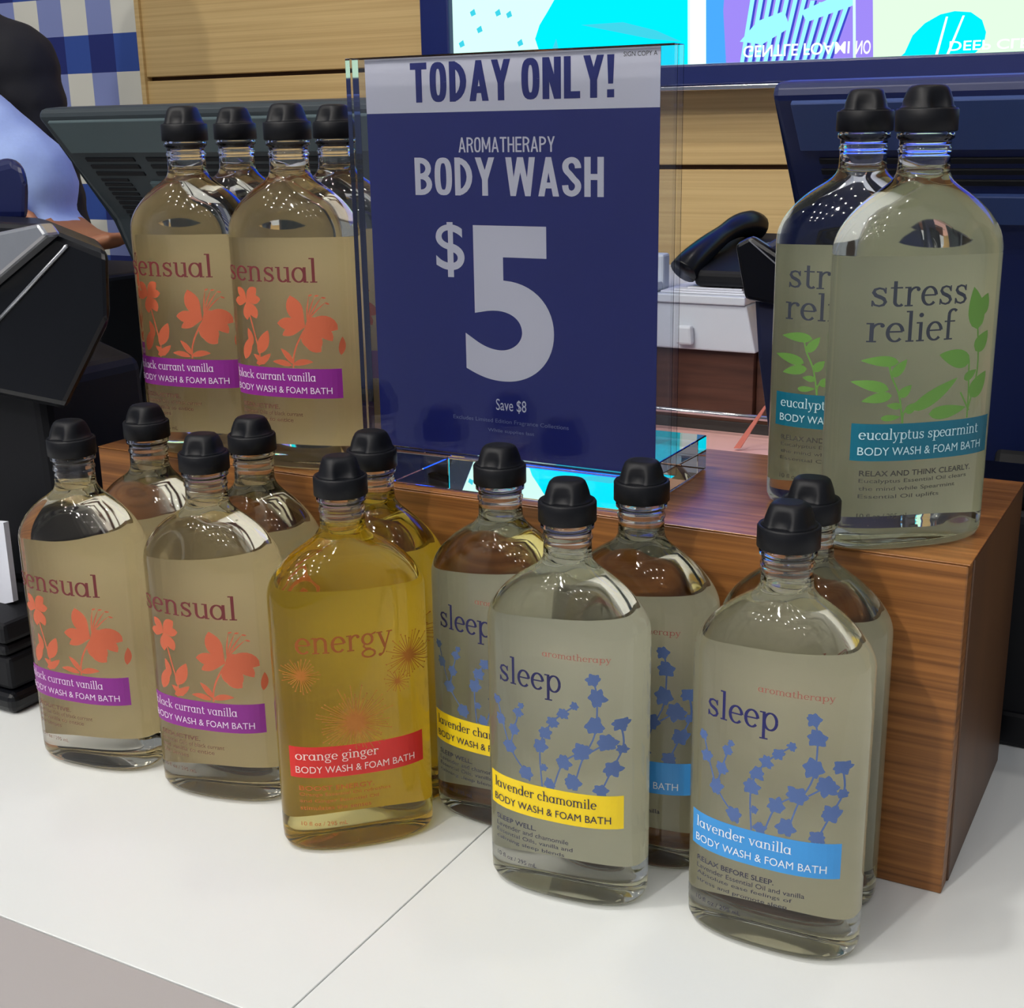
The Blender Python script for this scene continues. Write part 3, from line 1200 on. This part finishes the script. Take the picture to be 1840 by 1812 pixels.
wall_print('cyan_shape', [[(990, 125), (972, 100), (962, 70), (970, 45), (985, 20), (1002, -10), (1012, -50), (1040, -160), (1236, -160), (1236, 125)]], EM['cyan'], s1, .0008)
wall_print('teal_leaf', [[(1045, 45), (1120, 40), (1180, 55), (1225, 75), (1170, 70), (1100, 56)], [(985, 110), (1000, 70), (1012, 120)]], EM['teal'], s1, .0012)
wall_print('white_stripe', [[(1240, 125), (1240, -160), (1268, -160), (1268, 125)]], EM['white'], s1, .0008)
wall_print('blue_stripe', [[(1269, 125), (1269, -160), (1312, -160), (1300, 20), (1305, 125)]], EM['blue'], s1, .0008)
wall_print('violet_field', [[(1304, 125), (1300, 20), (1312, -160), (1532, -160), (1532, 125)]], EM['violet'], s1, .0008)
wall_print('palm_blades', [[(1330 + 14 * i, 125), (1352 + 15 * i, -20 + 3 * i), (1360 + 15 * i, -20 + 3 * i), (1337 + 14 * i, 125)] for i in range(12)], EM['pale'], s1, .0012)
wall_print('palm_shade', [[(1337 + 14 * i, 125), (1360 + 15 * i, -20 + 3 * i), (1364 + 15 * i, -20 + 3 * i), (1342 + 14 * i, 125)] for i in range(12)], EM['deep'], s1, .0014)
wall_print('pale_bloom', [[(1330, 75), (1362, 38), (1410, 20), (1420, 50), (1370, 80)], [(1440, 20), (1533, -20), (1533, 10), (1450, 40)]], EM['pale'], s1, .0016)
for dx, dy in ((0, 0), (45, 0), (65, 3), (12, 30), (-20, 56), (85, 54)):
    wall_print('leaf_dot', [[(845 + dx, 22 + dy), (853 + dx, 16 + dy), (856 + dx, 26 + dy), (848 + dx, 30 + dy)]], EM['teal'], s1, .0012)
wall_print('violet_edge', [[(1537, 125), (1537, -160), (1568, -160), (1568, 125)]], EM['violet'], s2, .0008)
wall_print('cyan_leaf', [[(1618, 125), (1626, 95), (1640, 64), (1662, 42), (1690, 26), (1716, 20), (1745, 22), (1765, 36), (1772, 58), (1768, 80), (1752, 100), (1728, 114), (1700, 125)]], EM['cyan'], s2, .0008)
wall_print('leaf_veins', [[(1680, 110), (1700, 30), (1704, 30), (1685, 110)], [(1700, 110), (1730, 28), (1734, 28), (1705, 110)]], EM['white'], s2, .0012)


def flip_text(name, body, x0, x1, ytop, ybot, parent):
    a, b = pix(x0, ybot, YS), pix(x1, ytop, YS)
    t = sans(body, .12)
    t.v = [(x, -z) for x, z in t.v]
    t.fit(a[0], b[0], a[1], b[1])
    flat_print(name, t, YS - .002, EM['white'], parent)


for k_ in ('white', 'blue', 'violet', 'deep', 'pale', 'teal'):
    EM[k_].cycles.emission_sampling = 'NONE'
EM['azure'] = emit('screen_azure', srgb(30, 84, 255), 2.6)
for nm_, par, xa, xb in (('azure_field', s1, sx0 + .001, sx1 - .003), ('azure_field', s2, sx1 + .003, sxe - .001)):
    fp = Print()
    fp.poly([(xa, .60), (xb, .60), (xb, ztop - .002), (xa, ztop - .002)])
    flat_print(nm_, fp, YS - .003, EM['azure'], par)
flip_text('caption_lettering', 'GENTLE FOAMI', 1336, 1528, 74, 104, s1)
flip_text('caption_lettering', 'NO', 1538, 1566, 72, 98, s2)
flip_text('caption_lettering', 'DEEP CLE', 1706, 1850, 68, 92, s2)


# ------------------------------------------------------------------ register monitors (seen from behind)
def monitor(label, x, y, grp, shell, band):
    t = thing('register_monitor', label, 'monitor', (x, y, 0), 0, grp)
    W = .42
    # housing profile (y, z): top edge towards us, leaning away below
    P0, P1, P2 = (0, .361), (.088, .262), (.165, .085)
    prof = [P0, (.004, .369), (.030, .371), (.125, .270), (.200, .085), (.190, .075), P2, P1]
    bm = bmesh.new()
    a = [bm.verts.new((0, yy, zz)) for yy, zz in prof]
    b = [bm.verts.new((W, yy, zz)) for yy, zz in prof]
    nn = len(prof)
    bm.faces.new(a); bm.faces.new(b[::-1])
    for i in range(nn):
        bm.faces.new((a[i], b[i], b[(i + 1) % nn], a[(i + 1) % nn]))
    bm_obj('housing', bm, shell, t, False, .004, 2)
    d = Vector((P1[0] - P0[0], P1[1] - P0[1])); L = d.length; d /= L
    nrm = Vector((d.y, -d.x))

    def slab(name, s0, s1, x0, x1, h, mat):
        pr = []
        for s, hh in ((s0, -.002), (s1, -.002), (s1, h), (s0, h)):
            pr.append((P0[0] + d.x * s + nrm.x * hh, P0[1] + d.y * s + nrm.y * hh))
        return extrude_x(name, pr, x0, x1, mat, t, .0006, 1)
    if nrm.x > 0:
        nrm = -nrm
    slab('top_band', .004, .042, .012, W - .012, .003, band)
    for k in range(3):
        slab('vent_slot', .050 + k * .009, .055 + k * .009, .10, W - .10, .0012, MT['black_matte'])
        slab('vent_slot', .050 + k * .009, .055 + k * .009, .022, .085, .0012, MT['black_matte'])
    slab('mid_band', .080, .104, .085, W - .085, .003, band)
    for k in range(9):
        slab('vent_slot', .077 + k * .0062, .0805 + k * .0062, .022, .058, .0012, MT['black_matte'])
        slab('vent_slot', .077 + k * .0062, .0805 + k * .0062, W - .058, W - .022, .0012, MT['black_matte'])
    # the screen on the cashier's side
    sd = Vector((.125 - .030, .270 - .371)).normalized()
    sn = Vector((-sd.y, sd.x))
    extrude_x('screen', [(.030 + sd.x * s + sn.x * hh, .371 + sd.y * s + sn.y * hh) for s, hh in ((.01, -.001), (.13, -.001), (.13, .001), (.01, .001))], .02, W - .02, MT['black_gloss'], t)
    extrude_x('stand', [(.150, .12), (.190, .12), (.175, .012), (.090, .012), (.100, .03)], W * .3, W * .7, MT['black_matte'], t, .004)
    box('foot', W * .2, W * .8, .02, .26, 0, .014, MT['black_matte'], t, .004)
    return t


GM = 'register monitors behind the riser'
monitor('dark grey-green register monitor seen from behind, near the gingham panel', -.924, .35, GM, MT['pos_dark'], MT['pos'])
monitor('register monitor with painted blue glare, seen from behind, below the video display and behind stress relief bottles', -.178, .25, GM,
        plain('charcoal_plastic_blue_glare', srgb(20, 34, 84), .45, var=.05), plain('band_plastic_blue_glare', srgb(48, 70, 124), .5, var=.05))  # veiling blue glare painted into the shell and band colours

# ------------------------------------------------------------------ right side equipment
cr = thing('card_reader', 'black card reader on a tall post in front of the register monitor by the phone', 'card reader', (0, 0, 0))
prism('post', [(-.202, .262), (-.180, .275), (-.165, .26), (-.15, .02), (-.168, .02), (-.182, .118), (-.195, .192)], .292, .312, plain('navy_black_plastic', srgb(16, 24, 58), .5), cr, .004)
box('foot', -.20, -.10, .24, .34, 0, .02, MT['black_matte'], cr, .004)
prism('reader_head', [(-.2100, .268), (-.199, .274), (-.178, .262), (-.172, .228), (-.202, .232)], .282, .2915, MT['black_gloss'], cr, .003)
o = box('status_strip', -.015, .015, -.0004, .0004, -.0004, .0004, MT['silver'], cr, .0001, 1)
o.location = (-.188, .2815, .262)
o.rotation_euler = (0, R(38), 0)

rb = thing('receipt_printer', 'black boxy receipt printer standing close behind the riser corner', 'printer', (0, 0, 0))
box('housing', -.045, .22, .172, .242, 0, .14, MT['black_matte'], rb, .008, 3)
box('base_plate', -.048, .223, .170, .243, 0, .022, MT['black_gloss'], rb, .003)
box('lid', -.040, .215, .174, .240, .1402, .150, MT['black_gloss'], rb, .003)
cd = thing('cash_drawer', 'wide black cash drawer under the register monitor behind the stress relief bottles', 'cash drawer', (0, 0, 0))
box('housing', -.06, .44, .53, .615, 0, .11, MT['black_matte'], cd, .004)
box('drawer_front', -.05, .43, .524, .5295, .012, .09, MT['black_gloss'], cd, .002)

# back counter unit: white drawer box with phone and papers, dark wood below
un = thing('drawer_unit', 'dark wood unit with a white upper drawer on the back counter', 'drawer unit', (0, 0, 0))
CY = .862
box('carcass', -.72, -.387, CY, 1.16, 0, .0945, MT['dark_wood'], un, .001)
box('side_post', -.3865, -.26, CY + .01, 1.16, 0, .0945, MT['dark_wood'], un, .001)
dr = prism('drawer', [(-.72, .0950), (-.3815, .0950), (-.394, .148), (-.72, .148)], CY - .012, 1.15, MT['white_plastic'], un, .002)
box('drawer_lip', -.72, -.3945, CY - .016, 1.15, .1482, .158, MT['white_plastic'], un, .0015)
kx, kz = pix(1235, 602, CY - .012)
kb = prism('knob', [(kx - .010, kz - .010), (kx + .010, kz - .010), (kx + .008, kz + .012), (kx - .009, kz + .012)], CY - .024, CY - .0125, MT['white_plastic'], un, .003)
box('kick_strip', -.72, -.26, CY - .003, CY + .0, 0.0, .012, MT['joint'], un, .0005, 1)

tag(tube('chrome_rail', [(-.74, CY - .03, .026), (-.26, CY - .03, .026)], .0032, MT['chrome']), 'thin chrome rail running along the front of the dark wood unit', 'rail')

pp = thing('paper_stack', 'loose white papers lying under the black desk phone', 'paper', (0, 0, 0))
for i, (a, b, dz, rz) in enumerate(((-.500, -.398, 0, 0), (-.485, -.402, .0022, 3), (-.470, -.405, .0044, -4))):
    o = box('sheet', a, b, CY - .005 + .004 * i, CY + .16, .1584 + dz, .1602 + dz, MT['paper'], pp, 0)
wc = thing('white_tray', 'white upright tray at the end of the white drawer, half behind the sign', 'tray', (0, 0, 0))
box('back_plate', -.72, -.503, CY + .01, CY + .03, .1584, .200, MT['white_plastic'], wc, .003)
box('front_lip', -.72, -.503, CY - .012, CY + .0095, .1584, .170, MT['white_plastic'], wc, .003)

ph = thing('desk_phone', 'black desk phone with its handset resting on white papers', 'phone', (0, 0, 0))
extrude_x('phone_base', [(CY + .00, .166), (CY + .15, .166), (CY + .15, .216), (CY + .10, .212), (CY + .00, .184)], -.462, -.345, MT['black_matte'], ph, .006, 3)
for r_ in range(4):
    for c2 in range(3):
        yy = CY + .022 + r_ * .018
        box('key', -.404 + c2 * .018, -.392 + c2 * .018, yy, yy + .011, .1895 + r_ * .0052, .1945 + r_ * .0052, MT['pos'], ph, .001, 1)
hs = curve_pts([(-.474, CY - .002, .182), (-.468, CY + .012, .194), (-.456, CY + .045, .212), (-.444, CY + .08, .226), (-.434, CY + .105, .229), (-.430, CY + .12, .224)], 5)
tube('handset', hs, [.011 + .006 * abs(math.cos(math.pi * i / (len(hs) - 1))) for i in range(len(hs))], MT['black_gloss'], ph, 16)
tag(prism('pink_tag', [pix(1318, 806, .775), pix(1330, 806, .775), pix(1379, 728, .775), pix(1373, 730, .775), pix(1345, 768, .775)], .775, .779, MT['pink_card']),
    'narrow pink card tag leaning up from the pale pink back counter', 'tag')

# ------------------------------------------------------------------ payment terminal on the left
pt = thing('payment_terminal', 'black payment terminal with a silver bezel on a black pedestal', 'payment terminal', (0, 0, 0))
box('foot', -.80, -.545, -.062, .14, 0, .014, MT['black_gloss'], pt, .005, 3)
for i, (z0, z1, dx) in enumerate(((.0145, .036, .004), (.0365, .044, .006), (.0445, .058, .005))):
    box('base_tier', -.79, -.545 - dx, -.058, .13, z0, z1, MT['black_matte'], pt, .003)
prism('column', [(-.74, .058), (-.560, .058), (-.556, .105), (-.560, .20), (-.70, .24), (-.76, .15)], .0, .09, MT['black_matte'], pt, .008, 3)
hx = [(-.66, .20), (-.505, .19), (-.462, .245), (-.458, .284), (-.506, .297), (-.62, .299), (-.68, .25)]
hd_ = prism('head', hx, -.03, .02, MT['black_gloss'], pt, .006, 3)
for v in hd_.data.vertices:                       # the head is turned towards the customer's side
    v.co.x -= 1.15 * (v.co.y + .03)
# silver bezel plate on the near face, sloping from the top right corner down to the left
a, b, c, d_ = pix(-40, 425, -.042), pix(68, 402, -.042), pix(84, 424, -.042), pix(-40, 530, -.042)
prism('silver_bezel', [a, b, c, d_], -.042, -.031, MT['silver'], pt, .002)
e1, e2 = pix(-30, 605, -.031), pix(120, 442, -.031)
tube('silver_trim', [(e1[0], -.031, e1[1]), (e2[0], -.031, e2[1])], .0012, MT['silver'], pt, 8)
st_ = [pix(-40, 300, .03), pix(20, 284, .03), pix(42, 296, .03), pix(52, 330, .03), pix(50, 398, .03), pix(-40, 398, .03)]
sc_ = prism('stylus_cradle', [(x, z) for x, z in st_], .03, .06, plain('navy_plastic', srgb(14, 24, 74), .4), pt, .006, 3)
for v in sc_.data.vertices:
    v.co.x -= 1.2 * (v.co.y - .03)
wx = [pix(-60, 935, -.03), pix(6, 940, -.03), pix(24, 1082, -.03), pix(-60, 1100, -.03)]
tag(prism('receipt_paper', wx, -.03, -.026, MT['paper']), 'bright white paper slip standing on the tiers of the black pedestal', 'paper')

# cables hanging between the terminal and the monitor
tag(tube('cable', curve_pts([(-.66, .19, .004), (-.665, .19, .14), (-.640, .20, .20), (-.575, .21, .165), (-.55, .21, .05), (-.54, .205, .004)], 8), .003, MT['black_gloss']),
    'black cable looping up from the counter behind the sensual bottles', 'cable')
tag(tube('cable', curve_pts([(-.58, .14, .25), (-.60, .22, .245), (-.63, .30, .235), (-.66, .33, .27), (-.69, .36, .285)], 8), .0045, plain('blue_black_cable', srgb(26, 34, 90), .35)),
    'blue-black cable strung between the terminal head and the grey-green monitor', 'cable')
tw = thing('dark_filler', 'black computer box put in the dark gap behind the slanted edge of the grey-green monitor', 'filler', (0, 0, 0))
box('case', -1.08, -.934, .405, .56, 0, .205, MT['black_matte'], tw, .006, 3)  # added black box that only fills the dark gap beside the monitor
box('front_panel', -1.07, -.944, .4005, .4045, .01, .195, MT['black_gloss'], tw, .002)
db = thing('document_scanner', 'black box-shaped device in the shade under the grey-green monitor', 'device', (0, 0, 0))
prism('housing', [(-.70, 0), (-.53, 0), (-.535, .10), (-.57, .135), (-.66, .14), (-.70, .08)], .24, .34, MT['black_matte'], db, .006)
box('top_edge', -.655, -.575, .236, .2395, .128, .136, MT['pos'], db, .001, 1)


# ------------------------------------------------------------------ person behind the counter end
def person():
    t = thing('person', 'person in black top with light blue sleeve reaching towards the grey-green monitor', 'person', (-1.43, .62, FL))
    B = Vector((-1.43, .62, FL))
    G, segs = 'legs', []
    bm = bmesh.new()

    def cap(p, q, r0, r1, sq=1.0, n=7):
        p, q = Vector(p), Vector(q)
        segs.append((G, p - B, q - B, (r0 + r1) / 2))
        for i in range(n + 1):
            k = i / n
            m4 = Matrix.Translation(p.lerp(q, k) - B) @ Matrix.Diagonal((1, sq, 1, 1))
            bmesh.ops.create_icosphere(bm, subdivisions=2, radius=r0 + (r1 - r0) * k, matrix=m4)
    x, y = -1.43, .62
    # legs and feet
    for s in (-1, 1):
        cap((x + s * .09, y, FL + .88), (x + s * .10, y, FL + .48), .085, .058)
        cap((x + s * .10, y, FL + .48), (x + s * .10, y + .01, FL + .09), .056, .038)
        cap((x + s * .10, y + .02, FL + .05), (x + s * .115, y - .13, FL + .035), .042, .032)
    # trunk
    G = 'top'
    cap((x - .05, y, FL + .93), (x + .05, y, FL + .93), .12, .12, .85, 3)
    cap((x - .03, y, FL + 1.05), (x + .04, y, FL + 1.05), .115, .115, .85, 3)
    cap((x - .06, y, FL + 1.22), (x + .07, y, FL + 1.22), .12, .12, .85, 4)
    cap((x - .10, y, FL + 1.38), (x + .105, y, FL + 1.38), .085, .085, .9, 5)
    cap((x, y, FL + 1.40), (x, y - .015, FL + 1.52), .062, .052)
    # head
    G = 'skin'
    cap((x, y - .02, FL + 1.60), (x, y - .03, FL + 1.66), .072, .082, 1.12, 4)
    cap((x, y - .07, FL + 1.565), (x, y - .06, FL + 1.60), .040, .05, 1, 3)
    cap((x, y - .118, FL + 1.605), (x, y - .105, FL + 1.64), .012, .008, 1, 3)
    for s in (-1, 1):
        cap((x + s * .082, y - .01, FL + 1.61), (x + s * .083, y - .01, FL + 1.64), .014, .018, 1.4, 2)
    # arms: (shoulder, elbow, wrist)
    G = 'sleeve'
    S, Eb, Wr = Vector((x - .165, y - .04, FL + 1.385)), Vector((-1.330, .42, .450)), Vector((-1.077, .450, .294))
    cap(S, Eb, .060, .056)
    cap(Eb, Wr, .090, .066)
    S2, E2, W2 = Vector((x + .15, y + .02, FL + 1.385)), Vector((x + .19, y + .03, FL + 1.11)), Vector((x + .18, y - .09, FL + .95))
    G = 'top'
    cap(S2, E2, .06, .05)
    cap(E2, W2, .048, .034)
    G = 'skin'
    # hands: palm, four fingers, thumb
    for Wp, d, side in ((Wr, Vector((.80, .10, -.62)), Vector((.1, -1, .05))), (W2, Vector((.3, -.7, -.6)), Vector((1, .2, 0)))):
        d.normalize()
        nrm = d.cross(side).normalized()
        side = nrm.cross(d).normalized()
        pc = Wp + d * .05
        for q in (-.024, -.008, .008, .024):
            cap(Wp + side * q * .6, pc + d * .03 + side * q, .015, .0125, 1, 5)
        for q, ln in ((-.027, .060), (-.009, .074), (.009, .080), (.027, .070)):
            b0 = pc + d * .034 + side * q
            k1 = b0 + (d * .85 - nrm * .35).normalized() * ln * .52
            k2 = k1 + (d * .6 - nrm * .8).normalized() * ln * .48
            cap(b0, k1, .0098, .0088, 1, 4)
            cap(k1, k2, .0086, .0074, 1, 4)
        tb = Wp + d * .022 + side * .026
        t1 = tb + (d * .6 + side * .75 - nrm * .2).normalized() * .034
        cap(tb, t1, .012, .010, 1, 3)
        cap(t1, t1 + (d * .95 + side * .1 - nrm * .2).normalized() * .03, .0098, .0082, 1, 3)
    me = bpy.data.meshes.new('person_body')
    bm.to_mesh(me)
    bm.free()
    o = bpy.data.objects.new('body', me)
    C.objects.link(o)
    rm = o.modifiers.new('remesh', 'REMESH')
    rm.mode = 'VOXEL'
    rm.voxel_size = .0065
    sm_ = o.modifiers.new('smooth', 'SMOOTH')
    sm_.iterations = 4
    sm_.factor = .5
    dg = bpy.context.evaluated_depsgraph_get()
    nm = bpy.data.meshes.new_from_object(o.evaluated_get(dg))
    o.modifiers.clear()
    o.data = nm
    o.parent = t
    skin = plain('brown_skin', srgb(150, 98, 68), .5, var=.06)
    top = plain('black_knit', srgb(14, 16, 24), .85, var=.2, scale=300, bump=.2)
    slv = plain('light_blue_cotton', srgb(150, 172, 224), .85, var=.06, scale=200, bump=.2)
    trs = plain('dark_trousers', srgb(30, 32, 42), .85, var=.1)
    for m_ in (skin, top, slv, trs):
        nm.materials.append(m_)
    hand1, hand2 = Wr - B, W2 - B

    def seg_d(p, a, b):
        ab = b - a
        k = max(0, min(1, (p - a).dot(ab) / ab.length_squared))
        return (p - a - ab * k).length
    d1 = (Wr - Eb).normalized()
    code = dict(skin=0, top=1, sleeve=2, legs=3)
    mi = [code[min(segs, key=lambda g: seg_d(f_.center, g[1], g[2]) - g[3])[0]] for f_ in nm.polygons]
    for q_, k_ in zip(nm.polygons, mi):
        q_.material_index = k_
    shade(nm, 99)
    # dark wrist band, hair, face details
    ax = d1
    pr = [Wr - ax * .012 + (ax.orthogonal().normalized() * .0001)]
    tube('wrist_band', [Wr + ax * .010 - B, Wr + ax * .022 - B], .052, plain('dark_band', srgb(20, 26, 70), .5), t, 20)
    hm = bmesh.new()
    for i in range(9):
        k = i / 8
        bmesh.ops.create_icosphere(hm, subdivisions=2, radius=.088 - .02 * k, matrix=Matrix.Translation((0, .012 + .025 * k, 1.675 - .24 * k)) @ Matrix.Diagonal((1.02, 1.0, 1, 1)))
    hme = bpy.data.meshes.new('hair')
    hm.to_mesh(hme)
    hm.free()
    ho = link('hair', hme, plain('black_hair', srgb(16, 14, 16), .6, var=.2, scale=120), t)
    rm = ho.modifiers.new('remesh', 'REMESH')
    rm.mode = 'VOXEL'
    rm.voxel_size = .008
    dg = bpy.context.evaluated_depsgraph_get()
    hn = bpy.data.meshes.new_from_object(ho.evaluated_get(dg))
    ho.modifiers.clear()
    ho.data = hn
    shade(hn, 99)
    eyem = plain('eye_white', srgb(225, 222, 215), .3)
    pup = plain('dark_iris', srgb(30, 20, 16), .2)
    for s in (-1, 1):
        eb = bmesh.new()
        bmesh.ops.create_uvsphere(eb, u_segments=14, v_segments=8, radius=.012, matrix=Matrix.Translation((s * .031, -.100, 1.648)))
        eo = bm_obj('eye', eb, eyem, t, True)
        ib = bmesh.new()
        bmesh.ops.create_uvsphere(ib, u_segments=12, v_segments=6, radius=.006, matrix=Matrix.Translation((s * .031, -.1075, 1.648)))
        bm_obj('iris', ib, pup, eo, True)
    mb = bmesh.new()
    bmesh.ops.create_uvsphere(mb, u_segments=16, v_segments=8, radius=.02, matrix=Matrix.Translation((0, -.107, 1.578)) @ Matrix.Diagonal((1, .35, .28, 1)))
    bm_obj('mouth', mb, plain('lips', srgb(140, 74, 66), .5), t, True)


person()
